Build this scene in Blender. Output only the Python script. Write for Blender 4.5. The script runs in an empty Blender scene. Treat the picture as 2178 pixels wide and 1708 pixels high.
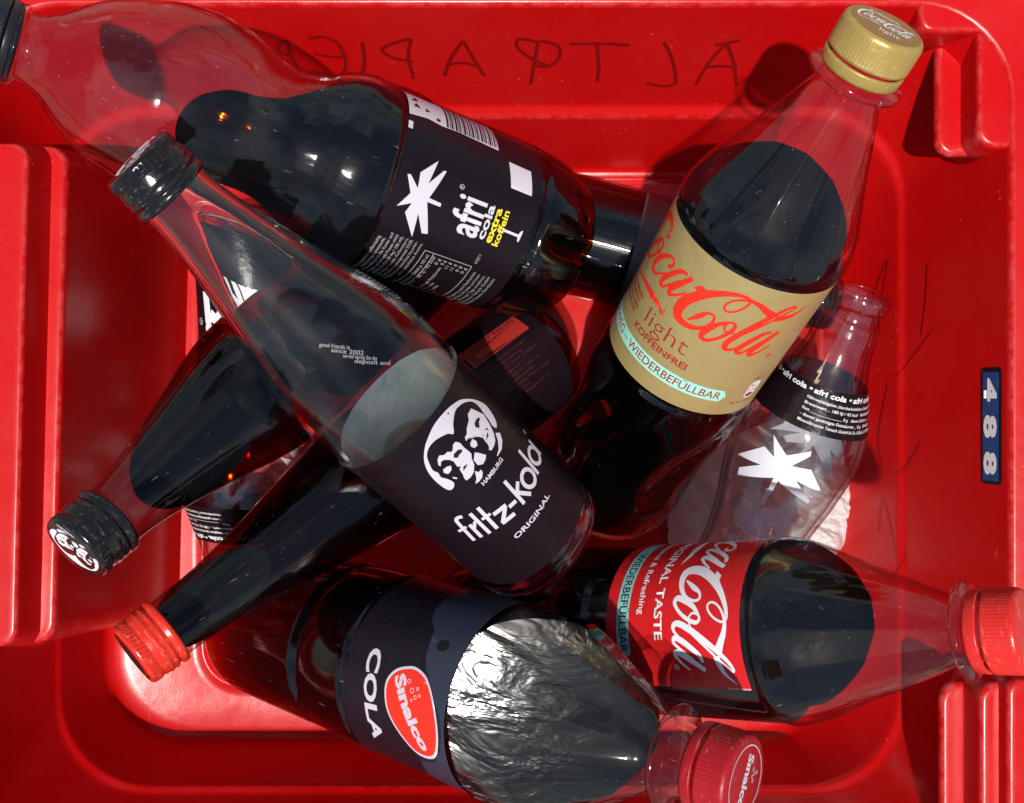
import bpy, bmesh, math, random
import numpy as np
from mathutils import Vector, Matrix
from mathutils import noise as mnoise

random.seed(4)
sc = bpy.context.scene
col = sc.collection
FPX = 2100.0; HC = 0.60           # focal length in pixels of a 2178 px wide picture, camera height above the crate floor

# ------------------------------------------------------------------ camera, sky, sun, exposure
cd = bpy.data.cameras.new('camera'); cam = bpy.data.objects.new('camera', cd); col.objects.link(cam)
cam.location = (0, 0, HC); cam.rotation_euler = (0, 0, 0)
cd.sensor_width = 36.0; cd.sensor_fit = 'HORIZONTAL'; cd.lens = 36.0 * FPX / 2178.0
cd.clip_start = 0.01; cd.clip_end = 200.0
sc.camera = cam

SUN_EL, SUN_AZ = math.radians(75.5), math.radians(-101)      # azimuth measured from +X (picture right), negative = towards the viewer's side
sun_dir = Vector((math.cos(SUN_EL) * math.cos(SUN_AZ), math.cos(SUN_EL) * math.sin(SUN_AZ), math.sin(SUN_EL)))
w = bpy.data.worlds.new('World'); sc.world = w; w.use_nodes = True
nt = w.node_tree; nt.nodes.clear()
out = nt.nodes.new('ShaderNodeOutputWorld'); bg = nt.nodes.new('ShaderNodeBackground')
sky = nt.nodes.new('ShaderNodeTexSky'); sky.sky_type = 'NISHITA'; sky.sun_disc = False
sky.sun_elevation = SUN_EL; sky.sun_rotation = math.pi / 2 - SUN_AZ
bg.inputs['Strength'].default_value = 0.065
# scattered white clouds in the sky
tc = nt.nodes.new('ShaderNodeTexCoord'); nz = nt.nodes.new('ShaderNodeTexNoise')
nz.inputs['Scale'].default_value = 1.7; nz.inputs['Detail'].default_value = 3; nz.inputs['Roughness'].default_value = .55
rp = nt.nodes.new('ShaderNodeValToRGB'); rp.color_ramp.elements[0].position = .46; rp.color_ramp.elements[1].position = .74
mx = nt.nodes.new('ShaderNodeMix'); mx.data_type = 'RGBA'
mx.inputs[7].default_value = (7, 7.4, 8.4, 1)
nt.links.new(tc.outputs['Generated'], nz.inputs['Vector']); nt.links.new(nz.outputs['Fac'], rp.inputs['Fac'])
nt.links.new(rp.outputs['Color'], mx.inputs[0]); nt.links.new(sky.outputs['Color'], mx.inputs[6])
nt.links.new(mx.outputs[2], bg.inputs['Color']); nt.links.new(bg.outputs[0], out.inputs['Surface'])

sd = bpy.data.lights.new('sun', 'SUN'); sd.energy = 4.6; sd.angle = math.radians(0.9); sd.color = (1.0, .955, .89)
sun = bpy.data.objects.new('sun', sd); col.objects.link(sun)
sun.rotation_euler = sun_dir.to_track_quat('Z', 'Y').to_euler(); sun.location = sun_dir * 3

sc.view_settings.view_transform = 'Standard'; sc.view_settings.look = 'None'
sc.view_settings.exposure = 0.0; sc.view_settings.gamma = 1.0; sc.view_settings.use_curve_mapping = False
sc.cycles.transparent_max_bounces = 48; sc.cycles.max_bounces = 14; sc.cycles.transmission_bounces = 12
sc.cycles.glossy_bounces = 6; sc.cycles.diffuse_bounces = 4
sc.cycles.sample_clamp_indirect = 6.0; sc.cycles.blur_glossy = .3

# ------------------------------------------------------------------ materials
def newmat(name):
    m = bpy.data.materials.new(name); m.use_nodes = True
    return m, m.node_tree, m.node_tree.nodes['Principled BSDF']
def rgba(c): return (c[0], c[1], c[2], 1)
def simple(name, c, rough=.45, spec=.5, metal=0, bump=0, bscale=300, coat=0, var=0, scuff=0, sc=(.8,.8,.8)):
    m, t, p = newmat(name)
    p.inputs['Base Color'].default_value = rgba(c); p.inputs['Roughness'].default_value = rough
    p.inputs['Specular IOR Level'].default_value = spec; p.inputs['Metallic'].default_value = metal
    p.inputs['Coat Weight'].default_value = coat
    tcn = t.nodes.new('ShaderNodeTexCoord')
    if bump:
        n = t.nodes.new('ShaderNodeTexNoise'); n.inputs['Scale'].default_value = bscale; n.inputs['Detail'].default_value = 4
        b = t.nodes.new('ShaderNodeBump'); b.inputs['Strength'].default_value = bump; b.inputs['Distance'].default_value = .001
        t.links.new(tcn.outputs['Object'], n.inputs['Vector']); t.links.new(n.outputs['Fac'], b.inputs['Height']); t.links.new(b.outputs[0], p.inputs['Normal'])
    if var:
        n = t.nodes.new('ShaderNodeTexNoise'); n.inputs['Scale'].default_value = 90; n.inputs['Detail'].default_value = 6
        r = t.nodes.new('ShaderNodeMapRange'); r.inputs[3].default_value = max(.02, rough - var); r.inputs[4].default_value = rough + var
        t.links.new(tcn.outputs['Object'], n.inputs['Vector']); t.links.new(n.outputs['Fac'], r.inputs[0]); t.links.new(r.outputs[0], p.inputs['Roughness'])
    if scuff:
        mp = t.nodes.new('ShaderNodeMapping'); mp.inputs['Scale'].default_value = (500, 160, 900); mp.inputs['Rotation'].default_value = (.5, .3, .8)
        n = t.nodes.new('ShaderNodeTexNoise'); n.inputs['Scale'].default_value = 1; n.inputs['Detail'].default_value = 3
        r = t.nodes.new('ShaderNodeMapRange'); r.inputs[1].default_value = .60; r.inputs[2].default_value = .74; r.inputs[4].default_value = scuff
        x = t.nodes.new('ShaderNodeMix'); x.data_type = 'RGBA'; x.inputs[6].default_value = rgba(c); x.inputs[7].default_value = rgba(sc)
        t.links.new(tcn.outputs['Object'], mp.inputs['Vector']); t.links.new(mp.outputs[0], n.inputs['Vector']); t.links.new(n.outputs['Fac'], r.inputs[0])
        t.links.new(r.outputs[0], x.inputs[0]); t.links.new(x.outputs[2], p.inputs['Base Color'])
    return m

def red_plastic():
    m, t, p = newmat('red_crate_plastic'); N = t.nodes; L = t.links
    tcn = N.new('ShaderNodeTexCoord')
    def noise(scale, det=4, vec=None, rough=.5):
        n = N.new('ShaderNodeTexNoise'); n.inputs['Scale'].default_value = scale; n.inputs['Detail'].default_value = det
        n.inputs['Roughness'].default_value = rough
        L.new(vec or tcn.outputs['Object'], n.inputs['Vector']); return n.outputs['Fac']
    def ramp(f, a, b):
        r = N.new('ShaderNodeMapRange'); r.inputs[1].default_value = a; r.inputs[2].default_value = b; L.new(f, r.inputs[0]); return r.outputs[0]
    def mul(a, b, op='MULTIPLY'):
        q = N.new('ShaderNodeMath'); q.operation = op; q.use_clamp = True
        for i, v in enumerate((a, b)):
            if isinstance(v, (int, float)): q.inputs[i].default_value = v
            else: L.new(v, q.inputs[i])
        return q.outputs[0]
    # pale scuffs: fine stretched scratches and dust specks
    mp = N.new('ShaderNodeMapping'); mp.inputs['Scale'].default_value = (900, 60, 200); mp.inputs['Rotation'].default_value = (.3, .2, .5)
    L.new(tcn.outputs['Object'], mp.inputs['Vector'])
    scr = mul(ramp(noise(1.0, 2, mp.outputs[0]), .70, .80), ramp(noise(14, 3), .45, .65))
    mp2 = N.new('ShaderNodeMapping'); mp2.inputs['Scale'].default_value = (70, 800, 200); mp2.inputs['Rotation'].default_value = (.1, .4, -.3)
    L.new(tcn.outputs['Object'], mp2.inputs['Vector'])
    scr2 = mul(ramp(noise(1.0, 2, mp2.outputs[0]), .71, .80), ramp(noise(11, 3), .5, .65))
    v = N.new('ShaderNodeTexVoronoi'); v.inputs['Scale'].default_value = 130; L.new(tcn.outputs['Object'], v.inputs['Vector'])
    speck = mul(ramp(v.outputs['Distance'], .09, .045), ramp(noise(25, 3), .50, .62))
    v2 = N.new('ShaderNodeTexVoronoi'); v2.inputs['Scale'].default_value = 330; L.new(tcn.outputs['Object'], v2.inputs['Vector'])
    speck2 = mul(ramp(v2.outputs['Distance'], .11, .05), ramp(noise(17, 4), .54, .66))
    dust = mul(ramp(noise(9, 6, None, .65), .42, .75), .03)
    allm = mul(mul(mul(scr, .30), mul(scr2, .25), 'ADD'), mul(mul(speck, .40), mul(mul(speck2, .35), dust, 'ADD'), 'ADD'), 'ADD')
    gp = N.new('ShaderNodeNewGeometry')
    wear = mul(mul(ramp(gp.outputs['Pointiness'], .515, .575), ramp(noise(160, 5, None, .7), .42, .60)), .55)
    allm = mul(allm, wear, 'ADD')
    mixc = N.new('ShaderNodeMix'); mixc.data_type = 'RGBA'
    mixc.inputs[6].default_value = (.50, .0022, .0030, 1); mixc.inputs[7].default_value = (.80, .22, .20, 1)
    L.new(allm, mixc.inputs[0]); L.new(mixc.outputs[2], p.inputs['Base Color'])
    p.inputs['Subsurface Weight'].default_value = 0.0
    rr = N.new('ShaderNodeMapRange'); rr.inputs[3].default_value = .16; rr.inputs[4].default_value = .40
    L.new(noise(30, 7, None, .7), rr.inputs[0]); L.new(rr.outputs[0], p.inputs['Roughness'])
    p.inputs['Specular IOR Level'].default_value = .36
    b = N.new('ShaderNodeBump'); b.inputs['Strength'].default_value = .5; b.inputs['Distance'].default_value = .0014
    L.new(noise(22, 3), b.inputs['Height'])
    b2 = N.new('ShaderNodeBump'); b2.inputs['Strength'].default_value = .12; b2.inputs['Distance'].default_value = .0003
    L.new(noise(600, 2), b2.inputs['Height']); L.new(b.outputs[0], b2.inputs['Normal']); L.new(b2.outputs[0], p.inputs['Normal'])
    return m

def clear_shell(name, tint=(.93, .93, .93), edge=(.35, .36, .36), rough=.03, f0=.07, bump=.4, bscale=60, stretch=(1, 1, .25), haze=0.0, edge_pow=4.0, scuff=.0):
    """thin clear wall: fresnel reflection over a clear transmission that darkens where the wall is seen edge-on"""
    m, t, p = newmat(name); N = t.nodes; L = t.links; N.remove(p)
    o = N['Material Output']
    tcn = N.new('ShaderNodeTexCoord'); mp = N.new('ShaderNodeMapping'); mp.inputs['Scale'].default_value = stretch
    L.new(tcn.outputs['Object'], mp.inputs['Vector'])
    n = N.new('ShaderNodeTexNoise'); n.inputs['Scale'].default_value = bscale; n.inputs['Detail'].default_value = 3; n.inputs['Distortion'].default_value = .6
    L.new(mp.outputs[0], n.inputs['Vector'])
    b = N.new('ShaderNodeBump'); b.inputs['Strength'].default_value = bump; b.inputs['Distance'].default_value = .002
    L.new(n.outputs['Fac'], b.inputs['Height'])
    nf = N.new('ShaderNodeTexNoise'); nf.inputs['Scale'].default_value = 300; nf.inputs['Detail'].default_value = 3; L.new(mp.outputs[0], nf.inputs['Vector'])
    bf = N.new('ShaderNodeBump'); bf.inputs['Strength'].default_value = bump*.12; bf.inputs['Distance'].default_value = .0006
    L.new(nf.outputs['Fac'], bf.inputs['Height']); L.new(b.outputs[0], bf.inputs['Normal']); b = bf
    g = N.new('ShaderNodeNewGeometry')
    d = N.new('ShaderNodeVectorMath'); d.operation = 'DOT_PRODUCT'
    L.new(g.outputs['Incoming'], d.inputs[0]); L.new(b.outputs[0], d.inputs[1])
    a = N.new('ShaderNodeMath'); a.operation = 'ABSOLUTE'; L.new(d.outputs['Value'], a.inputs[0])
    s = N.new('ShaderNodeMath'); s.operation = 'SUBTRACT'; s.inputs[0].default_value = 1; L.new(a.outputs[0], s.inputs[1]); s.use_clamp = True
    def pw(e):
        q = N.new('ShaderNodeMath'); q.operation = 'POWER'; q.inputs[1].default_value = e; L.new(s.outputs[0], q.inputs[0]); return q.outputs[0]
    fr = N.new('ShaderNodeMapRange'); fr.inputs[3].default_value = f0; fr.inputs[4].default_value = .9; L.new(pw(5), fr.inputs[0])
    cm = N.new('ShaderNodeMix'); cm.data_type = 'RGBA'; cm.inputs[6].default_value = rgba(tint); cm.inputs[7].default_value = rgba(edge)
    L.new(pw(edge_pow), cm.inputs[0])
    tr = N.new('ShaderNodeBsdfTransparent'); L.new(cm.outputs[2], tr.inputs['Color'])
    gl = N.new('ShaderNodeBsdfGlossy'); gl.inputs['Roughness'].default_value = rough; L.new(b.outputs[0], gl.inputs['Normal'])
    ms = N.new('ShaderNodeMixShader'); L.new(fr.outputs[0], ms.inputs[0]); L.new(tr.outputs[0], ms.inputs[1]); L.new(gl.outputs[0], ms.inputs[2])
    last = ms.outputs[0]
    df = N.new('ShaderNodeBsdfDiffuse'); df.inputs['Color'].default_value = (.75, .76, .78, 1)
    n2 = N.new('ShaderNodeTexNoise'); n2.inputs['Scale'].default_value = 1.0; n2.inputs['Detail'].default_value = 2
    mp2 = N.new('ShaderNodeMapping'); mp2.inputs['Scale'].default_value = (1100, 700, 60); mp2.inputs['Rotation'].default_value = (.2, .35, .3)
    L.new(tcn.outputs['Object'], mp2.inputs['Vector']); L.new(mp2.outputs[0], n2.inputs['Vector'])
    r2 = N.new('ShaderNodeMapRange'); r2.inputs[1].default_value = .72; r2.inputs[2].default_value = .80; r2.inputs[3].default_value = haze; r2.inputs[4].default_value = haze + scuff
    L.new(n2.outputs['Fac'], r2.inputs[0])
    m2 = N.new('ShaderNodeMixShader'); L.new(r2.outputs[0], m2.inputs[0]); L.new(last, m2.inputs[1]); L.new(df.outputs[0], m2.inputs[2])
    L.new(m2.outputs[0], o.inputs['Surface'])
    return m

def glass_real(name, rough=0.0, color=(.97, .985, .98), bump=.15):
    m, t, p = newmat(name); N = t.nodes; L = t.links; N.remove(p); o = N['Material Output']
    g = N.new('ShaderNodeBsdfGlass'); g.inputs['IOR'].default_value = 1.5; g.inputs['Roughness'].default_value = rough; g.inputs['Color'].default_value = rgba(color)
    tcn = N.new('ShaderNodeTexCoord'); n = N.new('ShaderNodeTexNoise'); n.inputs['Scale'].default_value = 45; n.inputs['Detail'].default_value = 2
    L.new(tcn.outputs['Object'], n.inputs['Vector'])
    b = N.new('ShaderNodeBump'); b.inputs['Strength'].default_value = bump; b.inputs['Distance'].default_value = .001
    L.new(n.outputs['Fac'], b.inputs['Height']); L.new(b.outputs[0], g.inputs['Normal']); L.new(g.outputs[0], o.inputs['Surface'])
    return m

def cola_mat():
    m, t, p = newmat('dark_cola'); N = t.nodes; L = t.links; N.remove(p); o = N['Material Output']
    tr = N.new('ShaderNodeBsdfTransparent'); gl = N.new('ShaderNodeBsdfGlossy'); gl.inputs['Roughness'].default_value = .085
    tcn = N.new('ShaderNodeTexCoord'); n = N.new('ShaderNodeTexNoise'); n.inputs['Scale'].default_value = 85; n.inputs['Detail'].default_value = 4; n.inputs['Distortion'].default_value = .7
    mp = N.new('ShaderNodeMapping'); mp.inputs['Scale'].default_value = (.40, .8, .22)
    L.new(tcn.outputs['Object'], mp.inputs['Vector']); L.new(mp.outputs[0], n.inputs['Vector'])
    b = N.new('ShaderNodeBump'); b.inputs['Strength'].default_value = .34; b.inputs['Distance'].default_value = .0018
    L.new(n.outputs['Fac'], b.inputs['Height']); L.new(b.outputs[0], gl.inputs['Normal'])
    ms = N.new('ShaderNodeMixShader'); ms.inputs[0].default_value = .024
    L.new(tr.outputs[0], ms.inputs[1]); L.new(gl.outputs[0], ms.inputs[2]); L.new(ms.outputs[0], o.inputs['Surface'])
    va = N.new('ShaderNodeVolumeAbsorption'); va.inputs['Color'].default_value = (.905, .62, .10, 1); va.inputs['Density'].default_value = 640
    L.new(va.outputs[0], o.inputs['Volume'])
    return m

def label_mat(name, front, back, rough=.4, metal=0, spec=.5, grain=.03):
    m, t, p = newmat(name); N = t.nodes; L = t.links
    g = N.new('ShaderNodeNewGeometry'); mxn = N.new('ShaderNodeMix'); mxn.data_type = 'RGBA'
    mxn.inputs[6].default_value = rgba(front); mxn.inputs[7].default_value = rgba(back)
    L.new(g.outputs['Backfacing'], mxn.inputs[0]); L.new(mxn.outputs[2], p.inputs['Base Color'])
    p.inputs['Roughness'].default_value = rough; p.inputs['Metallic'].default_value = metal; p.inputs['Specular IOR Level'].default_value = spec
    tcn = N.new('ShaderNodeTexCoord'); n = N.new('ShaderNodeTexNoise'); n.inputs['Scale'].default_value = 45; n.inputs['Detail'].default_value = 8; n.inputs['Roughness'].default_value = .65
    L.new(tcn.outputs['Object'], n.inputs['Vector'])
    b = N.new('ShaderNodeBump'); b.inputs['Strength'].default_value = .55; b.inputs['Distance'].default_value = .002
    L.new(n.outputs['Fac'], b.inputs['Height']); L.new(b.outputs[0], p.inputs['Normal'])
    return m

M = {}
M['red'] = red_plastic()
M['pet'] = clear_shell('clear_pet_plastic', f0=.08, rough=.06, bump=.45, bscale=48, stretch=(1, 1, .12), scuff=.22, edge=(.42, .38, .42), haze=.0008)
M['glassy2'] = clear_shell('thick_clear_glass', tint=(.985, .985, .985), edge=(.14, .15, .15), rough=.06, f0=.13, bump=.55, bscale=42, stretch=(1, 1, .35), edge_pow=4.6, scuff=.1, haze=.0)
M['glassy'] = clear_shell('clear_glass_wall', tint=(.93, .94, .935), edge=(.10, .12, .11), rough=.015, f0=.055, bump=.25, bscale=36, stretch=(1, 1, .2), edge_pow=2.6, scuff=.12, haze=.0)
M['glass'] = glass_real('clear_bottle_glass')
M['cola'] = cola_mat()
M['gold_paper'] = label_mat('gold_paper', (.50, .38, .155), (.5, .5, .48), .42, .35)
M['red_paper'] = label_mat('red_paper', (.62, .012, .014), (.5, .5, .5), .35)
M['black_paper'] = label_mat('black_paper', (.010, .005, .008), (.60, .62, .63), .33, 0, .25)
M['black_film'] = label_mat('black_film', (.010, .006, .009), (.02, .02, .02), .24, 0, .3)
M['navy_film'] = label_mat('navy_film', (.012, .009, .015), (.02, .02, .02), .22, 0, .3)
M['gloss_black'] = simple('glossy_black_lacquer', (.008, .008, .009), .16, .6, bump=.15, bscale=300, scuff=.25, sc=(.35,.35,.35))
M['black_cap'] = simple('black_cap_plastic', (.012, .013, .015), .33, .5, bump=.15, bscale=500)
M['gold_cap'] = simple('gold_cap_plastic', (.44, .31, .085), .38, .6, metal=.25, bump=.25, bscale=300, var=.08, scuff=.35, sc=(.75,.66,.42))
M['brown_disc'] = simple('brown_gold_print', (.33, .19, .05), .35, .6, metal=.2)
M['red_cap'] = simple('red_cap_plastic', (.66, .022, .016), .32, .5, bump=.2, bscale=400, var=.07, scuff=.30, sc=(.85,.35,.3))
M['deep_red_cap'] = simple('deep_red_cap_plastic', (.36, .008, .013), .40, .35, bump=.2, bscale=400, var=.07, scuff=.30, sc=(.7,.3,.3))
M['red_metal'] = simple('red_lacquered_metal', (.68, .028, .012), .25, .55, bump=.2, bscale=300, scuff=.35, sc=(.75,.5,.45))
M['white'] = simple('white_ink', (.78, .77, .80), .45)
M['lilac'] = simple('pale_grey_ink', (.60, .57, .64), .45)
M['palm_ink'] = simple('frosted_white_ink', (.70, .73, .80), .5)
M['dim'] = simple('grey_small_print', (.30, .29, .31), .5)
M['rink'] = simple('red_ink', (.80, .030, .012), .45)
M['rink_dark'] = simple('dark_red_print', (.36, .02, .015), .5)
M['teal'] = simple('mint_ink', (.34, .78, .66), .45)
M['teal2'] = simple('dull_mint_ink', (.26, .56, .54), .45)
M['yellow'] = simple('yellow_ink', (.80, .66, .02), .45)
M['black'] = simple('black_ink', (.010, .008, .010), .35)
M['slate'] = simple('slate_blue_print', (.030, .036, .060), .28)
M['blue'] = simple('blue_sticker_film', (.016, .060, .20), .35, scuff=.3, bump=.2, sc=(.3,.35,.45))
M['band'] = simple('satin_graphite_band', (.10, .10, .11), .30, .8, metal=.5, bump=.5, bscale=900)
M['marker'] = simple('faded_marker_ink', (.22, .003, .004), .35)
M['scuffed'] = simple('white_scuffed_film', (.8, .8, .8), .5)

# ------------------------------------------------------------------ mesh helpers
class Mesh:
    def __init__(s): s.v = []; s.f = []; s.m = []; s.sm = []
    def add(s, v, f, mi=0, smooth=True):
        o = len(s.v); s.v += [tuple(x) for x in v]; s.f += [tuple(i + o for i in q) for q in f]
        s.m += [mi] * len(f); s.sm += [smooth] * len(f)
    def build(s, name, mats, parent=None):
        me = bpy.data.meshes.new(name); me.from_pydata(s.v, [], s.f); me.update()
        for mt in (mats if isinstance(mats, (list, tuple)) else [mats]): me.materials.append(mt)
        me.polygons.foreach_set('material_index', s.m); me.polygons.foreach_set('use_smooth', s.sm)
        o = bpy.data.objects.new(name, me); col.objects.link(o)
        if parent: o.parent = parent
        return o

def pchip(xs, ys, x):
    xs = np.array(xs, float); ys = np.array(ys, float); h = np.diff(xs); d = np.diff(ys) / h; m = np.zeros(len(xs))
    for i in range(1, len(xs) - 1):
        if d[i-1] * d[i] > 0:
            w1, w2 = 2*h[i] + h[i-1], h[i] + 2*h[i-1]; m[i] = (w1 + w2) / (w1/d[i-1] + w2/d[i])
    m[0] = d[0]; m[-1] = d[-1]
    i = np.clip(np.searchsorted(xs, x) - 1, 0, len(h) - 1); t = (x - xs[i]) / h[i]
    return (2*t**3-3*t**2+1)*ys[i] + (t**3-2*t**2+t)*h[i]*m[i] + (-2*t**3+3*t**2)*ys[i+1] + (t**3-t**2)*h[i]*m[i+1]

class Profile:
    """radius along a bottle's axis; flute() may add lobes"""
    def __init__(s, pts, flute=None): s.xs = [p[0] for p in pts]; s.ys = [p[1] for p in pts]; s.flute = flute
    def r(s, z, th=0.0):
        r = float(pchip(s.xs, s.ys, z))
        return r + (s.flute(z, th, r) if s.flute else 0)
    def stations(s, a, b, step=.0022):
        z = set(x for x in s.xs if a < x < b); n = max(2, int((b - a) / step))
        z |= set(a + (b - a) * i / n for i in range(n + 1)); z = sorted(z); outz = [z[0]]
        for q in z[1:]:
            if q - outz[-1] > 1e-5: outz.append(q)
        return outz

def revolve(ms, prof, a, b, off=0.0, nth=128, mi=0, cap_a=False, cap_b=False, th0=0.0, th1=2*math.pi, step=.0022, flip=False):
    zs = prof.stations(a, b, step); full = abs(th1 - th0 - 2*math.pi) < 1e-6
    n = nth if full else nth + 1; v = []; f = []
    for z in zs:
        for j in range(n):
            th = th0 + (th1 - th0) * j / nth; r = max(prof.r(z, th) + off, 1e-5)
            v.append((r * math.cos(th), r * math.sin(th), z))
    for i in range(len(zs) - 1):
        for j in range(n if full else n - 1):
            k = (j + 1) % n; q = (i*n + j, i*n + k, (i+1)*n + k, (i+1)*n + j)
            f.append(q[::-1] if flip else q)
    if cap_a: f.append(tuple(range(n))[::-1])
    if cap_b: f.append(tuple((len(zs)-1)*n + j for j in range(n)))
    ms.add(v, f, mi)

def lathe(ms, pts, nth=96, mi=0, rmod=None, smooth=True, off=0.0):
    """pts: list of (r, z), sharp polyline; rmod(th, z, r) adds to radius"""
    v = []; f = []
    for (r, z) in pts:
        for j in range(nth):
            th = 2*math.pi*j/nth; q = max(r + (rmod(th, z, r) if rmod else 0), 1e-5)
            v.append((q*math.cos(th), q*math.sin(th), z))
    for i in range(len(pts) - 1):
        for j in range(nth):
            k = (j+1) % nth; f.append((i*nth+j, i*nth+k, (i+1)*nth+k, (i+1)*nth+j))
    ms.add(v, f, mi, smooth)

# ---- flat ink shapes, in millimetres, later bent onto bottles, caps and walls
def catmull(P, n=8, closed=False):
    o = []; N = len(P)
    for i in range(N if closed else N - 1):
        p0 = P[(i-1) % N] if (closed or i > 0) else P[0]; p1 = P[i]; p2 = P[(i+1) % N]; p3 = P[(i+2) % N] if (closed or i < N - 2) else P[-1]
        for k in range(n):
            t = k / n
            o.append(tuple(.5*((2*b) + (c-a)*t + (2*a-5*b+4*c-d)*t*t + (-a+3*b-3*c+d)*t**3) for a, b, c, d in zip(p0, p1, p2, p3)))
    if not closed: o.append(tuple(P[-1]))
    return o
def stroke(P, smooth=True, n=7):
    """P: (x, y, width) -> list of polygons making one ribbon"""
    Q = catmull(P, n) if smooth and len(P) > 2 else [tuple(p) for p in P]
    v = []; f = []
    for i, q in enumerate(Q):
        a = Q[max(i-1, 0)]; b = Q[min(i+1, len(Q)-1)]; dx, dy = b[0]-a[0], b[1]-a[1]; l = math.hypot(dx, dy) or 1
        wd = max(q[2], .05) / 2; v += [(q[0]-dy/l*wd, q[1]+dx/l*wd), (q[0]+dy/l*wd, q[1]-dx/l*wd)]
        if i: k = 2*i; f.append((k-2, k-1, k+1, k))
    return v, f
def wstroke(P, W, smooth=True):
    W = [W]*len(P) if isinstance(W, (int, float)) else np.interp(np.linspace(0, 1, len(P)), np.linspace(0, 1, len(W)), W)
    return stroke([(p[0], p[1], float(q)) for p, q in zip(P, W)], smooth)
def poly(P, smooth=False):
    if smooth: P = catmull(P, 4, True)
    return [tuple(p[:2]) for p in P], [tuple(range(len(P)))]
def rect(x0, y0, x1, y1): return poly([(x0, y0), (x1, y0), (x1, y1), (x0, y1)])
def ellipse(cx, cy, rx, ry, rot=0, n=48):
    return poly([(cx + rx*math.cos(t)*math.cos(rot) - ry*math.sin(t)*math.sin(rot), cy + rx*math.cos(t)*math.sin(rot) + ry*math.sin(t)*math.cos(rot)) for t in [2*math.pi*i/n for i in range(n)]])
def ring2(cx, cy, rx, ry, wd, n=40):
    return stroke([(cx+rx*math.cos(2*math.pi*i/n), cy+ry*math.sin(2*math.pi*i/n), wd) for i in range(n+1)], False)
_tcache = {}
def text(s, h, x=0, y=0, width=None, bold=0.0, rot=0.0, shear=0.0, align='L', space=1.0):
    """writing with cap height h (mm), set at (x, y); width squeezes the line"""
    key = (s, bold, shear, space)
    if key not in _tcache:
        cu = bpy.data.curves.new('t', 'FONT'); cu.body = s; cu.size = 1; cu.offset = bold; cu.shear = shear; cu.resolution_u = 3; cu.space_character = space
        ob = bpy.data.objects.new('t', cu); col.objects.link(ob); dg = bpy.context.evaluated_depsgraph_get(); dg.update()
        me = bpy.data.meshes.new_from_object(ob.evaluated_get(dg)); v = [(q.co.x, q.co.y) for q in me.vertices]; f = [tuple(p.vertices) for p in me.polygons]
        bpy.data.objects.remove(ob); bpy.data.meshes.remove(me); bpy.data.curves.remove(cu); _tcache[key] = (v, f)
    v, f = _tcache[key]
    if not v: return [], []
    x0 = min(q[0] for q in v); x1 = max(q[0] for q in v); k = h / .70; kx = k if width is None else width / (x1 - x0)
    ax = {'L': 0, 'C': .5, 'R': 1}[align] * (x1 - x0) * kx
    c, sn = math.cos(rot), math.sin(rot); o = []
    for q in v:
        X = (q[0] - x0) * kx - ax; Y = q[1] * k; o.append((x + X*c - Y*sn, y + X*sn + Y*c))
    return o, f
def xf(shape, sx=1, sy=1, dx=0, dy=0, rot=0):
    v, f = shape; c, s = math.cos(rot), math.sin(rot)
    return [(dx + a*sx*c - b*sy*s, dy + a*sx*s + b*sy*c) for a, b in v], f

_layer = [0]
def ink(ms, shape, fn, mi, slice_mm=2.0, offset=.00012):
    """cut a flat shape into strips and bend it with fn(u_m, v_m, height)"""
    v, f = shape
    if not v: return
    bm = bmesh.new(); bv = [bm.verts.new((a, b, 0)) for a, b in v]
    for q in f:
        try: bm.faces.new([bv[i] for i in q])
        except ValueError: pass
    bmesh.ops.triangulate(bm, faces=bm.faces[:])
    if slice_mm:
        xs = [a for a, b in v]; ys = [b for a, b in v]; x = math.floor(min(xs)/slice_mm)*slice_mm + slice_mm
        while x < max(xs):
            bmesh.ops.bisect_plane(bm, geom=bm.verts[:]+bm.edges[:]+bm.faces[:], plane_co=(x, 0, 0), plane_no=(1, 0, 0)); x += slice_mm
    for q in bm.faces:
        q.normal_update()
        if q.normal.z < 0: q.normal_flip()
    bm.verts.index_update(); ms.layer = getattr(ms, 'layer', 0) + 1; hgt = offset + ms.layer * .000006
    ms.add([fn(q.co.x/1000, q.co.y/1000, hgt) for q in bm.verts], [tuple(k.index for k in q.verts) for q in bm.faces], mi, True)
    bm.free()

# ------------------------------------------------------------------ placing
def W(p, d): return Vector(((p[0]-1089)*d/FPX, (854-p[1])*d/FPX, HC - d))
def frame(A, B, roll=0.0):
    """matrix with +Z from A to B and +X facing the viewer's side"""
    z = (B - A).normalized(); x = Vector((0, 0, HC)) - A; x -= x.dot(z)*z; x.normalize(); y = z.cross(x)
    m = Matrix((x, y, z)).transposed().to_4x4() @ Matrix.Rotation(roll, 4, 'Z'); m.translation = A
    return m
def thing(name, label, cat, mat, group=None):
    group = group or {'bottle': 'cola bottles piled in the crate', 'glass bottle': 'empty glass bottles with palm print'}.get(cat)
    o = bpy.data.objects.new(name, None); col.objects.link(o); o.matrix_world = mat; o.empty_display_size = .03
    o['label'] = label; o['category'] = cat
    if group: o['group'] = group
    return o

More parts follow.
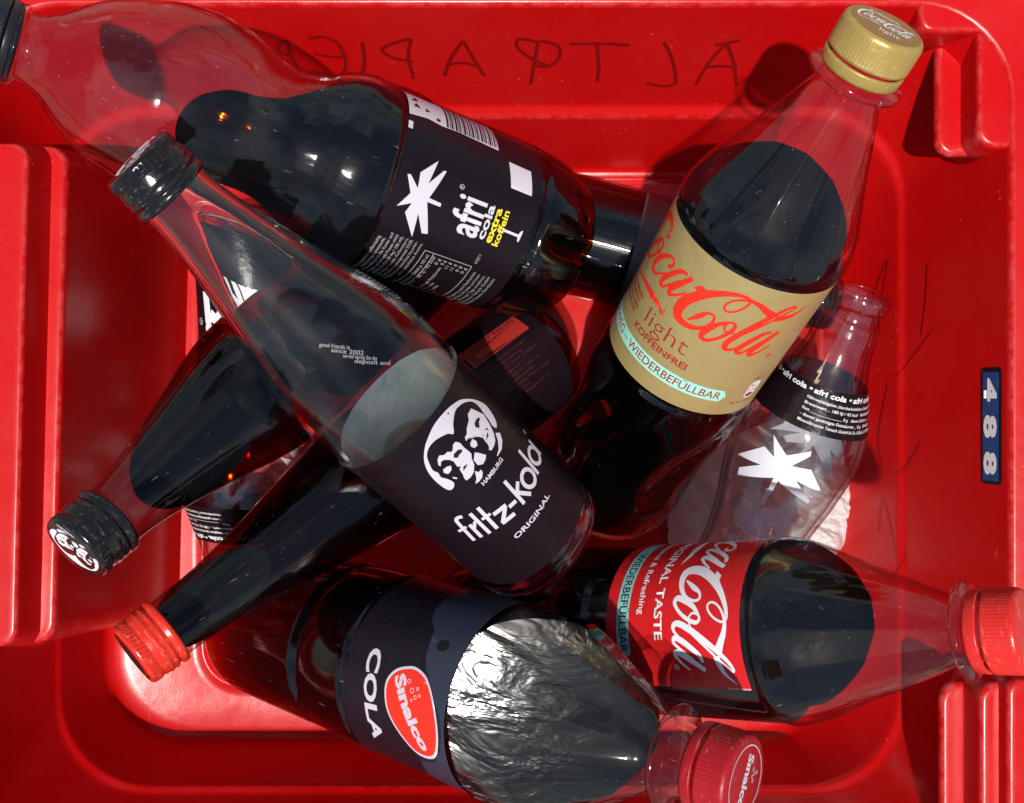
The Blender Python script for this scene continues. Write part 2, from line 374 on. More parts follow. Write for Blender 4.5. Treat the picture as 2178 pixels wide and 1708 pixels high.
def liquid(root, prof, a, b, level, off=-.0004, name='cola'):
    """the drink: the inside of the bottle below a level surface"""
    ms = Mesh(); revolve(ms, prof, a, b, off, 96, 0, True, True, step=.004)
    bm = bmesh.new(); vs = [bm.verts.new(p) for p in ms.v]
    for q in ms.f: bm.faces.new([vs[i] for i in q])
    inv = root.matrix_world.inverted(); n = (inv.to_3x3() @ Vector((0, 0, 1))).normalized(); co = inv @ Vector((0, 0, level))
    r = bmesh.ops.bisect_plane(bm, geom=bm.verts[:]+bm.edges[:]+bm.faces[:], plane_co=co, plane_no=n, clear_outer=True)
    ed = [e for e in r['geom_cut'] if isinstance(e, bmesh.types.BMEdge)]
    if ed: bmesh.ops.triangle_fill(bm, edges=ed, use_beauty=True, normal=n)
    bmesh.ops.recalc_face_normals(bm, faces=bm.faces[:])
    me = bpy.data.meshes.new(name)
    for q in bm.faces: q.smooth = abs(q.normal.dot(n)) < .999
    bm.to_mesh(me); bm.free(); me.materials.append(M['cola'])
    o = bpy.data.objects.new(name, me); col.objects.link(o); o.parent = root
    return o

def on_body(prof, lift=.0):
    def fn(u, v, h):
        r = prof.r(v); th = u / r; R = r + lift + h
        return (R*math.cos(th), R*math.sin(th), v)
    return fn
def on_top(z):
    def fn(u, v, h): return (-v, u, z + h)
    return fn

def pet_cap(root, L, mat, r=.0161, h=.0125, band=.0048, gap=.0012, torn=True, disc=None):
    ms = Mesh(); z1 = L; z0 = L - h; n = 240
    def kn(th, z, rr): return .00032*abs(math.cos(36*th)) - .0002 if z0 + .0012 < z < z1 - .0022 and rr > r*.9 else 0
    lathe(ms, [(r-.0012, z0), (r, z0+.0002), (r+.0001, z0+.0011), (r, z0+.0014), (r-.0001, z1-.0024), (r-.0002, z1-.0019), (r-.0004, z1-.0012), (r-.0010, z1-.0004), (r-.0020, z1), (0, z1)], n, 0, kn)
    b1 = z0 - gap
    o = ms.build('cap', [mat] + (disc[0] if disc else []), root)
    bs = Mesh(); b0 = b1 - band
    lathe(bs, [(r-.0012, b1), (r-.0001, b1-.0001), (r, b1-.0006), (r-.0003, b0+.001), (r-.0006, b0), (r-.0016, b0)], 144)
    bo = bs.build('tamper_ring', mat, root)
    return o

def cap_with_print(root, L, mats, shapes, **kw):
    """cap whose top carries printed shapes; shapes = [(shape, material index)]"""
    o = pet_cap(root, L, mats[0], **kw); me = o.data; ms = Mesh()
    for s, mi in shapes: ink(ms, s, on_top(L), mi, 0)
    for q in mats[1:]: me.materials.append(q)
    bm = bmesh.new(); bm.from_mesh(me); vs = [bm.verts.new(p) for p in ms.v]
    for q, mi in zip(ms.f, ms.m):
        fc = bm.faces.new([vs[i] for i in q]); fc.material_index = mi
    bm.to_mesh(me); bm.free(); return o

def screw_cap(root, L, mats, shapes=(), r=.0150, h=.0175, rot=0.0):
    """rolled metal screw cap: knurled shoulder, thread rings and a skirt band"""
    ms = Mesh(); b = L - h
    def kn(th, z, rr): return .00045*max(0, math.cos(44*th)) if L-.0052 < z < L-.0020 else 0
    P = [(r-.0010, b), (r+.0003, b+.0001), (r+.0006, b+.0008), (r+.0004, b+.0026), (r-.0006, b+.0034), (r-.0006, b+.0040), (r+.0003, b+.0050), (r+.0003, b+.0058), (r-.0003, b+.0068), (r+.0002, b+.0078), (r+.0002, b+.0086), (r-.0004, b+.0096), (r-.0003, b+.0108), (r-.0009, L-.0058)]
    P += [(r-.0009, L-.0053), (r-.0009, L-.0048), (r-.0008, L-.0036), (r-.0008, L-.0023), (r-.0006, L-.0018), (r-.0007, L-.0010), (r-.0013, L-.0003), (r-.0022, L), (0, L)]
    lathe(ms, P, 264, 0, kn)
    for s, mi in shapes: ink(ms, xf(s, rot=rot), on_top(L), mi, 0)
    return ms.build('cap', mats, root)

# ------------------------------------------------------------------ writing and emblems (flat, mm)
def script_cola():
    """flowing script wordmark, drawn stroke by stroke; baseline about y=157 as on the gold label"""
    S = []
    S.append(wstroke([(-35.6,183.2),(-37.6,182.2),(-38.6,183.8),(-37.2,186.0),(-40.0,187.8),(-44.5,187.6),(-50,184.5),(-54.5,178.5),(-57.2,170.5),(-57.5,162.5),(-55.5,156.5),(-51,153.2),(-46.5,154.4)], [1.4,2.0,1.0,1.3,2.6,3.2,3.6,4.2,4.4,3.8,2.0,1.0,.7]))
    S.append(wstroke([(-54.5,154.2),(-49,154.0),(-43.3,155.6),(-37,157.2),(-31.5,157.6),(-27,157.3)], [.5,.8,1.2,1.8,2.8,3.6]))
    S.append(poly([(-28.6,155.6),(-29.2,159.0),(-26,158.7),(-22,158.2),(-18.8,156.6),(-15.6,154.6),(-18.5,155.2),(-22,156.0),(-25.6,156.0)]))
    S.append(wstroke([(-40.2,178.2),(-43.6,175.2),(-47.4,169.8),(-48.6,165.2),(-45.4,164.4),(-41.0,168.4),(-37.6,174.6),(-38.0,178.0),(-40.6,178.2)], [1.3,2.2,2.6,2.3,1.5,1.5,1.9,1.6,1.3]))
    S.append(wstroke([(-41.0,177.6),(-41.9,174.6),(-39.0,172.4),(-35.4,173.6),(-33.4,175.2)], [1.0,1.0,1.0,1.0,.9]))
    S.append(wstroke([(-27.6,174.3),(-25.6,175.5),(-25.2,178.0),(-27.8,178.9),(-31.8,176.2),(-35.6,171.4),(-36.8,167.2),(-34.4,165.2),(-30.6,167.0),(-26.4,171.2)], [1.7,1.9,1.3,1.4,2.2,2.8,2.7,2.1,1.2,.9]))
    S.append(wstroke([(-16.4,179.2),(-19.6,178.2),(-23.0,174.2),(-26.0,169.0),(-26.8,165.8),(-24.6,165.2),(-21.4,169.2),(-18.0,174.4)], [1.4,2.0,2.4,2.6,2.2,1.4,1.1,.9]))
    S.append(wstroke([(-13.6,179.4),(-16.0,175.4),(-18.6,171.0),(-20.4,167.2),(-19.6,165.4),(-16.4,167.6),(-13.0,171.8)], [2.2,2.4,2.6,2.6,2.0,1.2,.8]))
    S.append(poly([(-11.2,176.5),(-8.8,179.6),(-5.6,179.2),(-8.0,176.0)]))
    S.append(wstroke([(-6.6,161.6),(-3.0,166.6),(-.6,170.0),(2.2,170.4),(3.0,167.2),(1.2,162.8),(-2.6,160.0),(-7.2,159.0),(-11.0,160.0),(-12.4,163.4),(-11.6,168.2),(-8.8,173.2),(-5.0,177.6),(-1.2,180.8),(3.0,183.4),(7.2,185.0),(10.8,185.2),(12.0,183.0),(10.8,179.6),(8.2,176.4),(5.4,175.2),(3.8,176.8),(4.6,179.8),(7.4,182.6),(11.6,184.4),(16.2,183.8),(20.4,181.8),(24.4,179.8)],
                     [.8,2.4,1.4,1.2,1.4,1.8,2.4,3.2,4.2,4.8,4.8,4.4,3.8,3.0,2.4,1.8,1.3,1.1,1.0,1.0,1.0,1.0,1.0,1.1,1.6,2.4,3.2,4.0]))
    S.append(wstroke([(26.2,178.6),(30.0,179.4),(34.2,181.4),(38.6,185.8)], [3.2,2.6,1.7,.2]))
    S.append(wstroke([(9.0,170.6),(5.6,167.6),(2.8,162.6),(1.8,158.6),(4.2,157.4),(8.0,160.4),(11.0,165.0),(12.3,169.2),(11.0,171.2),(9.0,170.4),(8.4,167.4),(10.6,165.6),(14.4,166.4)], [1.4,2.2,2.8,2.6,1.9,1.6,1.9,1.8,1.3,1.1,1.0,.9,.8]))
    S.append(wstroke([(16.8,166.6),(21.8,173.0),(27.0,179.0),(31.0,183.4),(32.6,185.6),(31.0,185.8),(27.6,183.4),(23.0,178.0),(18.6,171.6),(14.8,165.0),(12.8,160.0),(13.6,157.2),(16.2,157.6),(19.0,160.8)], [.8,1.1,1.1,1.1,1.2,1.3,1.9,2.5,2.8,2.9,2.7,2.2,1.4,.9]))
    S.append(wstroke([(29.0,171.0),(26.0,169.8),(22.8,165.8),(19.8,161.0),(18.8,157.6),(21.0,157.0),(24.4,161.4),(27.6,166.0)], [1.4,2.0,2.5,2.7,2.3,1.4,1.1,.9]))
    S.append(wstroke([(32.4,171.4),(29.4,166.8),(26.6,162.0),(24.8,158.4),(25.8,156.8),(29.0,159.0),(32.6,163.2)], [2.2,2.4,2.6,2.6,2.0,1.2,.7]))
    return S
SCRIPT = script_cola()

FACES = dict(
 white=[[(-7.09,66.85),(-8.5,65.64),(-10.19,65.66),(-11.22,67.63),(-11.65,72.66),(-10.83,77.78),(-8.69,82.16),(-5.21,85.64),(-1.15,88.22),(3.97,90.0),(9.34,90.11),(14.72,89.02),(19.42,86.72),(23.22,83.27),(26.35,79.01),(28.02,74.52),(27.0,70.29),(24.88,67.18),(22.71,66.49),(22.12,68.76),(22.97,71.11),(23.64,74.63),(24.3,76.85),(24.12,79.93),(22.67,82.36),(19.4,84.85),(15.69,86.06),(13.19,85.71),(9.84,83.87),(7.1,81.33),(5.58,83.1),(2.67,84.54),(-.21,85.28),(-3.42,84.99),(-6.41,83.06),(-8.33,79.23),(-9.03,76.68),(-8.34,74.68),(-8.87,72.6),(-7.87,70.61),(-7.04,68.44)],
  [(20.59,80.58),(18.41,79.87),(17.53,80.85),(15.66,79.11),(12.59,78.15),(10.58,76.64),(9.4,76.74),(8.44,75.29),(9.53,75.31),(11.9,75.74),(13.51,74.52),(13.47,71.99),(14.44,70.21),(15.13,71.35),(16.5,70.43),(14.43,69.57),(14.07,68.04),(14.05,66.76),(13.43,65.53),(12.53,64.96),(13.24,63.92),(15.37,63.92),(17.67,64.53),(19.54,66.35),(20.52,67.88),(21.74,70.47),(22.57,72.83),(23.0,74.32),(21.81,77.5)],
  [(20.5,65.95),(22.28,64.01),(20.26,61.62),(16.89,60.17),(13.45,60.25),(13.12,60.64),(15.85,61.38),(18.57,63.51)],
  [(10.91,73.69),(11.51,71.69),(10.53,70.25),(8.82,70.65),(8.23,72.32),(9.02,73.32)],
  [(5.34,78.6),(3.86,78.72),(2.27,77.35),(1.33,77.15),(.19,78.44),(-1.56,78.48),(-2.99,79.73),(-4.68,78.99),(-6.07,76.91),(-5.6,76.08),(-4.37,77.37),(-2.91,77.08),(-1.49,75.5),(-.81,73.77),(-1.32,71.09),(-.17,70.12),(-1.35,69.83),(-1.83,68.4),(-2.01,67.29),(-2.8,65.54),(-2.84,64.26),(-.77,63.92),(1.61,64.47),(3.88,66.4),(4.98,69.02),(6.21,70.17),(6.25,72.07),(6.0,74.3),(6.2,76.96)],
  [(-6.1,74.34),(-4.17,74.24),(-2.73,73.31),(-3.8,71.88),(-5.89,71.51),(-6.74,73.05)],
  [(7.57,69.54),(8.61,67.97),(10.12,64.88),(8.69,63.96),(6.53,63.59),(4.75,65.05),(4.96,67.75)],
  [(2.2,64.44),(3.05,62.78),(4.25,63.01),(4.07,61.58),(2.4,60.25),(.31,60.03),(-1.37,60.49),(.5,61.8)],
  [(-5.5,69.46),(-4.51,67.75),(-5.03,67.51),(-5.89,68.75)]],
 dark=[[(20.04,75.86),(20.03,74.91),(18.53,74.93),(16.72,73.42),(15.53,75.09),(16.41,76.34),(18.55,76.52)],
  [(17.22,71.24),(19.41,70.41),(18.72,69.23),(18.44,70.45)],[(17.92,69.48),(17.18,68.36),(14.58,68.1),(16.49,69.15)],
  [(1.3,75.9),(3.65,75.76),(4.95,74.56),(4.19,73.83),(2.42,73.95),(1.38,73.54),(.24,74.84)],[(.25,69.31),(2.3,68.9),(1.11,68.33),(-.96,68.07)]])
def faces_emblem(dx=0, dy=0, k=1.0, wi=1, di=2):
    o = [(xf(poly(p, i == 0), k, k, dx - 8.2*k, dy - 75*k), wi) for i, p in enumerate(FACES['white'])]
    return o + [(xf(poly(p), k, k, dx - 8.2*k, dy - 75*k), di) for p in FACES['dark']]
def kola_word():
    S = []; B = 1.6
    S += [wstroke([(-19.9,40.2),(-18.9,51.0),(-18.3,53.0),(-16.9,53.5),(-15.2,52.9)], B), wstroke([(-22.0,47.5),(-17.6,47.9)], 1.3, False)]
    S += [wstroke([(-16.2,40.0),(-15.7,48.0)], B, False), wstroke([(-15.3,45.4),(-13.6,47.4),(-13.0,47.5)], 1.3)]
    S += [wstroke([(-12.3,39.4),(-11.9,52.2)], B, False), wstroke([(-8.6,39.2),(-7.8,52.2)], B, False), wstroke([(-10.3,46.8),(-6.0,46.4)], 1.3, False)]
    S += [wstroke([(-5.5,45.2),(.9,44.4)], 1.75, False), wstroke([(.3,44.2),(-5.3,39.6)], 1.75, False), wstroke([(-5.6,39.6),(.9,38.8)], 1.75, False)]
    S += [wstroke([(1.2,42.6),(5.0,42.1)], 1.7, False)]
    S += [wstroke([(7.5,51.7),(6.6,38.2)], B, False), wstroke([(7.1,43.4),(11.4,46.6)], 1.7, False), wstroke([(8.0,43.6),(11.6,38.2)], 1.75, False)]
    S += [ring2(16.0, 42.9, 3.5, 3.7, 1.75), wstroke([(22.6,52.6),(21.2,39.2)], B, False), ring2(27.4, 43.9, 3.6, 3.6, 1.7), wstroke([(32.3,48.4),(31.4,40.2)], 1.7, False)]
    return S
PALM = [(17.2,83.92),(5.83,85.59),(13.99,80.35),(14.12,79.35),(.66,82.72),(.42,78.76),(-.87,78.68),(-.9,83.57),(-14.13,79.0),(-14.4,81.1),(-6.76,85.69),(-17.47,83.91),(-7.94,91.05),(-4.83,89.93),(-6.9,94.62),(.14,91.73),(7.08,94.71),(7.23,93.49),(2.55,89.4),(7.16,91.19)]
PALM = [(17.2,83.9),(6.4,85.8),(14.0,80.6),(14.1,79.4),(.9,83.6),(.5,77.8),(-1.0,77.7),(-.9,83.9),(-13.8,78.2),(-14.4,80.8),(-6.8,85.7),(-17.5,83.9),(-8.2,91.2),(-3.6,89.9),(-6.9,95.6),(.1,91.9),(7.0,95.6),(7.4,94.2),(3.0,89.6),(9.6,90.4)]

def small_lines(lines, x, y, h, gap, mi, width=None):
    return [(text(s, h, x, y - i*gap, width=width), mi) for i, s in enumerate(lines)]

# ================================================================== THE CRATE
def rrect(x0, x1, y0, y1, r, n=10, slant=0.0):
    P = []
    for cx, cy, a0 in ((x1-r, y1-r, 0), (x0+r, y1-r, 90), (x0+r, y0+r, 180), (x1-r, y0+r, 270)):
        for i in range(n+1):
            a = math.radians(a0 + 90*i/n); P.append((cx + r*math.cos(a), cy + r*math.sin(a)))
    # extra points on the straight sides keep the surface even
    Q = []
    for i, p in enumerate(P):
        Q.append(p)
        if (i+1) % (n+1) == 0:
            q = P[(i+1) % len(P)]
            for k in range(1, 8): Q.append((p[0]+(q[0]-p[0])*k/8, p[1]+(q[1]-p[1])*k/8))
    return [(x + slant*y, y) for x, y in Q]
def loft(ms, rings, cap_first=False, cap_last=False, flip=False, mi=0):
    v = []; f = []; n = len(rings[0][1])
    for z, P in rings: v += [(x, y, z) for x, y in P]
    for i in range(len(rings)-1):
        for j in range(n):
            k = (j+1) % n; q = (i*n+j, i*n+k, (i+1)*n+k, (i+1)*n+j); f.append(q[::-1] if flip else q)
    if cap_first: f.append(tuple(range(n)) if flip else tuple(range(n))[::-1])
    if cap_last: f.append(tuple((len(rings)-1)*n + j for j in range(n)))
    ms.add(v, f, mi)

crate = thing('storage_crate', 'red plastic storage crate holding all the bottles', 'crate', Matrix.Identity(4))
ms = Mesh()
G = lambda z, x0, x1, y0, y1, r: (z, rrect(x0, x1, y0, y1, r, 10))
rings = [G(0, -.184, .180, -.1690, .1310, .020), G(0, -.186, .182, -.1710, .1330, .022), G(-.0012, -.1875, .1835, -.1725, .1345, .023), G(-.0012, -.1890, .185, -.1740, .1355, .024),
         G(0, -.1905, .1865, -.1755, .1365, .025), G(0, -.195, .188, -.180, .1385, .03), G(.0006, -.232, .190, -.197, .1400, .045), G(.0022, -.2400, .1925, -.2020, .1412, .047),
         G(.0050, -.2440, .1945, -.2048, .1422, .049), G(.0085, -.2452, .1962, -.2056, .1432, .050), G(.012, -.2458, .198, -.2062, .1442, .050),
         G(.030, -.2475, .2060, -.2090, .1500, .050), G(.050, -.2490, .2125, -.2120, .1562, .050), G(.0530, -.2493, .2133, -.2125, .1572, .050), G(.0548, -.2497, .2143, -.2135, .1590, .050),
         G(.0560, -.2505, .2155, -.2150, .1618, .050), G(.0575, -.2510, .2163, -.2160, .1630, .050), G(.060, -.2515, .2172, -.2170, .1640, .050), G(.095, -.2560, .2280, -.2300, .1770, .048), G(.126, -.2600, .2368, -.2400, .1880, .046),
         G(.1285, -.2604, .2376, -.2405, .1888, .046), G(.1297, -.2612, .2386, -.2413, .1898, .046), G(.1300, -.2622, .2398, -.2423, .1910, .046), G(.1300, -.276, .256, -.249, .206, .045), G(.1305, -.280, .260, -.253, .210, .045),
         G(.1330, -.2830, .2625, -.2555, .2125, .045), G(.152, -.286, .2665, -.2590, .2160, .045), G(.158, -.287, .2675, -.2600, .2170, .045), G(.160, -.289, .2695, -.2620, .2190, .045), G(.160, -.309, .288, -.281, .238, .05),
         G(.1580, -.311, .290, -.283, .240, .05), G(.135, -.311, .290, -.283, .240, .05), G(.135, -.300, .279, -.272, .229, .05), G(.012, -.262, .214, -.222, .158, .05), G(-.004, -.255, .205, -.215, .150, .05)]
loft(ms, rings, cap_first=False, cap_last=False, flip=True)
n = len(rings[0][1]); ms.f.append(tuple(range(n))); ms.m.append(0); ms.sm.append(True)
ms.f.append(tuple((len(rings)-1)*n + j for j in range(n))[::-1]); ms.m.append(0); ms.sm.append(False)
ms.build('tub', M['red'], crate)

def block(name, top_z, x0, x1, y0, y1, r, flare=.012, slant=0.0, lip=.0022, base=0.0, slope=None):
    ms = Mesh(); h = top_z - base; fl = flare
    def R(z, g, rr): return (z, rrect(x0 - g, x1, y0 - g, y1 + g, rr, 8, slant)) if slope is None else (z, rrect(x0 - g, x1 + g, y0 - g, y1 + g, rr, 8, slant))
    rg = [R(base, fl, max(r + fl*.5, .002)), R(base + h*.5, fl*.5, max(r + fl*.25, .003)), R(top_z - lip*1.6, .0004, r), R(top_z - lip*.8, 0, r), R(top_z - lip*.35, -lip*.22, r), R(top_z - lip*.08, -lip*.6, r*.95), R(top_z, -lip*1.0, r*.9), R(top_z, -lip*2.0, r*.8)]
    loft(ms, rg, cap_first=True, cap_last=True); return ms.build(name, M['red'], crate)
def blockL(name, top_z, x0, x1, y0, y1, r, flare=.016, slant=0.0, lip=.0022, base=0.0):
    ms = Mesh(); h = top_z - base
    def R(z, g, rr): return (z, rrect(x0, x1 + g, y0 - g, y1 + g, rr, 8, slant))
    rg = [R(base, flare, r + flare*.4), R(base + h*.5, flare*.5, r + flare*.2), R(top_z - lip*1.6, .0004, r), R(top_z - lip*.8, 0, r), R(top_z - lip*.35, -lip*.22, r), R(top_z - lip*.08, -lip*.6, r*.95), R(top_z, -lip, r*.9), R(top_z, -lip*2, r*.8)]
    loft(ms, rg, cap_last=True); return ms.build(name, M['red'], crate)
# handle recess block on the left, stepped posts at the two right corners
blockL('side_ledge', .1300, -.275, -.2150, -.1155, .1218, .010, slant=.026)
blockL('side_ledge', .1460, -.272, -.2255, -.1130, .1190, .008, .006, slant=.024, lip=.002, base=.120)
block('corner_post', .112, .2101, .250, .1218, .1800, .008, -.021, base=.066)
block('corner_post', .1285, .2226, .262, .1215, .1905, .008, .0015, base=.10)
block('corner_post', .1294, .1943, .262, .1763, .2030, .006, .0015, base=.10)
block('corner_post', .112, .2124, .250, -.245, -.1387, .010, -.019, base=.066)
block('corner_post', .1285, .2239, .262, -.246, -.1345, .008, .0015, base=.10)
block('corner_post', .1360, .2331, .266, -.246, -.1310, .006, .0015, base=.12)

# writing on the walls -----------------------------------------------------------------
def wall_pt(side, a, z, h):
    """point on the inside of a wall: a runs along it (m), z is the height"""
    zs = [r[0] for r in rings[10:20]]
    if side == 'far': ys = [max(p[1] for p in r[1]) for r in rings[10:20]]; return (a, float(np.interp(z, zs, ys)) - h, z + h*.2)
    if side == 'right': xs = [max(p[0] for p in r[1]) for r in rings[10:20]]; return (float(np.interp(z, zs, xs)) - h, a, z + h*.2)
def far_px(px, py):
    """handwriting points on the far wall"""
    zz = np.linspace(.06, .128, 60); best = min(zz, key=lambda z: abs((854 - wall_pt('far', 0, z, 0)[1]*FPX/(HC-z)) - py))
    return ((px-1089)*(HC-best)/FPX, best)
def right_px(px, py):
    zz = np.linspace(.014, .128, 90); best = min(zz, key=lambda z: abs((1089 + wall_pt('right', 0, z, 0)[0]*FPX/(HC-z)) - px))
    return ((854-py)*(HC-best)/FPX, best)
hand = [[(1480,180),(1510,130),(1545,90)],[(1545,90),(1560,130),(1567,182)],[(1497,143),(1530,139),(1568,143)],[(1522,94),(1575,86)],
        [(1412,88),(1428,120),(1437,160),(1436,178)],[(1436,180),(1410,181),(1373,175)],
        [(1340,96),(1290,93),(1212,92)],[(1270,95),(1273,140),(1270,172)],
        [(1145,85),(1135,140),(1128,178)],[(1143,87),(1105,80),(1100,100),(1130,122),(1168,140)],[(1150,84),(1185,96),(1190,120),(1165,140),(1130,135)],
        [(945,160),(960,120),(985,84)],[(985,84),(1005,120),(1030,160)],[(950,136),(985,134),(1015,138)],
        [(875,80),(868,120),(880,165)],[(874,82),(835,90),(812,106),(838,124),(878,128)],
        [(770,88),(775,128),(768,160)],[(720,92),(735,130),(728,158)],[(720,90),(690,78),(655,80)],[(735,120),(700,118),(668,112)],[(728,160),(690,156),(650,150)],
        [(612,84),(618,120),(640,150)],[(612,84),(590,94),(598,112),(622,116)]]
wr = Mesh(); 
for s in hand:
    P = [far_px(*p) for p in s]; v, f = stroke([(a*1000, z*1000, 1.9) for a, z in P], True)
    _layer[0] += 1; hh = .00025 + (_layer[0] % 14)*.00002
    wr.add([wall_pt('far', a/1000, z/1000, hh) for a, z in v], [q for q in f], 0)
wr.build('marker_writing', M['marker'], crate); wr = Mesh()
scr = [[(1850,660),(1868,600),(1890,550),(1880,620),(1868,700)],[(1975,560),(1970,640),(1960,720)],[(1890,820),(1868,930),(1880,1000)],[(1960,940),(1935,985),(1905,1010)],
       [(1905,1180),(1880,1060),(1868,1130)],[(1930,1180),(1895,1230),(1860,1210)],[(1985,700),(1940,760),(1905,800)]]
for s in scr:
    P = [right_px(*p) for p in s]; v, f = stroke([(a*1000, z*1000, .8) for a, z in P], True)
    _layer[0] += 1; hh = .00025 + (_layer[0] % 14)*.00002
    wr.add([wall_pt('right', a/1000, z/1000, hh) for a, z in v], [q[::-1] for q in f], 0)
wr.build('marker_scribble', simple('faint_marker_ink', (.33, .003, .004), .35), crate)

a_top = right_px(2110, 782)[0]; a_bot = right_px(2110, 1030)[0]; z_lo = right_px(2090, 900)[1]; z_hi = right_px(2131, 900)[1]
st = Mesh(); Ls = a_top - a_bot; Hs = z_hi - z_lo
def stk(u, v, h):      # u runs down the picture, v up the wall
    return wall_pt('right', a_top - u, z_lo + v, h + .0003)
Lm, Hm = Ls*1000, Hs*1000
def rr2(x0, y0, x1, y1, r):
    return poly([(x0+r, y0), (x1-r, y0), (x1-r*.3, y0+r*.3), (x1, y0+r), (x1, y1-r), (x1-r*.3, y1-r*.3), (x1-r, y1), (x0+r, y1), (x0+r*.3, y1-r*.3), (x0, y1-r), (x0, y0+r), (x0+r*.3, y0+r*.3)])
ink(st, rr2(0, 0, Lm, Hm, 1.6), stk, 0, 0, .0001)
ink(st, rect(2.2, Hm*.10, Lm-1.6, Hm*.90), stk, 1, 0, .0004)
for i, ch in enumerate('488'):
    ink(st, text(ch, Hm*.58, Lm*(.19 + .315*i), Hm*.21, width=Lm*.20, bold=.05, align='C'), stk, 2, 0, .0007)
st.build('number_sticker', [M['black'], M['blue'], M['white']], crate)

# floor outside the crate
gm, t, p = newmat('grey_concrete'); p.inputs['Roughness'].default_value = .9
tcn = t.nodes.new('ShaderNodeTexCoord'); nn = t.nodes.new('ShaderNodeTexNoise'); nn.inputs['Scale'].default_value = 12; nn.inputs['Detail'].default_value = 9
cr = t.nodes.new('ShaderNodeValToRGB'); cr.color_ramp.elements[0].color = (.16, .155, .15, 1); cr.color_ramp.elements[1].color = (.30, .29, .28, 1)
t.links.new(tcn.outputs['Object'], nn.inputs['Vector']); t.links.new(nn.outputs['Fac'], cr.inputs[0]); t.links.new(cr.outputs[0], p.inputs['Base Color'])
ms = Mesh(); ms.add([(-4, -4, -.006), (4, -4, -.006), (4, 4, -.006), (-4, 4, -.006)], [(0, 1, 2, 3)])
g = ms.build('ground', gm); g['kind'] = 'structure'; g['label'] = 'grey ground under the crate'

# ================================================================== BOTTLES
def coke_flute(z, th, r):
    a = 0.0
    if .196 < z < .262: a -= .0007 * math.sin((z-.196)/.066*math.pi) * (abs(math.sin(7*th)) ** .7 - .5)
    if .025 < z < .112:
        q = math.sin((z-.025)/.087*math.pi); a += .0016*q*math.cos(9*(th + .35*math.sin((z-.02)*42)))
    return a
COKE = [(0,.004),(.001,.020),(.003,.029),(.008,.0355),(.018,.0385),(.035,.0392),(.055,.0372),(.075,.0375),(.095,.0395),(.112,.0397),(.1145,.0391),(.116,.0388),(.194,.0388),(.196,.0391),(.198,.0397),(.208,.0378),(.218,.0335),(.230,.0278),(.247,.0209),(.258,.0163),(.264,.0140),(.2665,.0136),(.2672,.0150),(.2678,.0186),(.2692,.0190),(.2704,.0186),(.2710,.0140),(.279,.0134)]
def coke(name, label, A, B, level, roll=0.0, L=None):
    if L: A = B + (A - B).normalized()*L
    root = thing(name, label, 'bottle', frame(A, B, roll)); Lb = (B - A).length
    pr = Profile(COKE, coke_flute); ms = Mesh(); revolve(ms, pr, 0, .279, 0, 168, cap_a=True); ms.build('bottle_body', M['pet'], root)
    liquid(root, Profile(COKE, coke_flute), .003, .270, level)
    return root, Profile(COKE), Lb

# --- gold label bottle
root, pr, Lb = coke('cola_bottle', 'clear plastic cola bottle with gold paper label and gold screw cap', W((1270,1055),.56), W((1885,55),.36), .168, L=.290)
lab = Mesh(); fn = on_body(pr, .0002)
revolve(lab, pr, .1172, .1932, .0002, 120, 0, th0=-1.62, th1=1.50, step=.006)
for s in SCRIPT: ink(lab, s, fn, 1)
ink(lab, poly([(-70,133.4),(25.4,133.4),(27.8,130.0),(25.4,126.4),(-70,126.4)]), fn, 2)
ink(lab, text('MEHRWEG – WIEDERBEFÜLLBAR', 4.3, 25.2, 127.8, width=86, bold=.012, align='R'), fn, 3)
ink(lab, text('KOFFEINFREI', 3.5, -28.2, 137.9, width=32, bold=.018), fn, 3)
ink(lab, text('light', 9.0, -24.4, 144.6, width=24.5, bold=-.014), fn, 3)
ink(lab, ring2(-19.0, 155.2, .7, .7, .35), fn, 3); ink(lab, ring2(-17.4, 157.0, .4, .4, .3), fn, 3)
for i, s in enumerate(['ERFRISCHENDER', 'GESCHMACK', 'OHNE KALORIEN', 'OHNE ZUCKER']): ink(lab, text(s, 1.9, -31.5 - (i % 2)*1.0, 150.6 - i*2.9, bold=.015, align='R'), fn, 3)
ink(lab, rr2(38.0,127.6,44.6,139.0,2.6), fn, 4)
ink(lab, text('250 ml', 1.3, 38.4, 140.2, bold=.01), fn, 3); ink(lab, text('2x1', 1.8, 38.8, 135.2, bold=.02), fn, 3); ink(lab, text('0,4 kcal', 1.2, 38.8, 132.6, width=5, bold=.02), fn, 3)
ink(lab, ellipse(41.3,129.8,2.4,1.5), fn, 3); ink(lab, text('0% fett zucker', 1.5, 32.6, 124.6, width=13), fn, 3)
ink(lab, text('R', 1.3, 35.3, 156.2), fn, 1); ink(lab, ring2(35.8, 156.8, 1.2, 1.2, .22), fn, 1)
lab.build('front_label', [M['gold_paper'], M['rink'], M['teal'], M['rink_dark'], M['white']], root)
bl = Mesh(); revolve(bl, pr, .1172, .1932, .0002, 60, 0, th0=1.56, th1=3.2, step=.006)
for k in range(26): ink(bl, rect(64+k*.9, 128, 64+k*.9+.25+.35*((k*7) % 3)/2, 176), fn, 1, 0)
bl.build('back_label', [M['black_paper'], M['white']], root)
cs = [(xf(s, .235, .27, 2.3, -170*.27 + 1.2), 1) for s in SCRIPT] + [(text('Koffeinfrei', 1.9, -2, 6.8, width=12.0, bold=.01, align='C'), 1), (text('light', 3.2, 2.5, -8.0, width=8.0, align='C'), 1)]
cap_with_print(root, Lb, [M['gold_cap'], M['white'], M['brown_disc']], [(ellipse(0, 0, 14, 14), 2)] + cs)

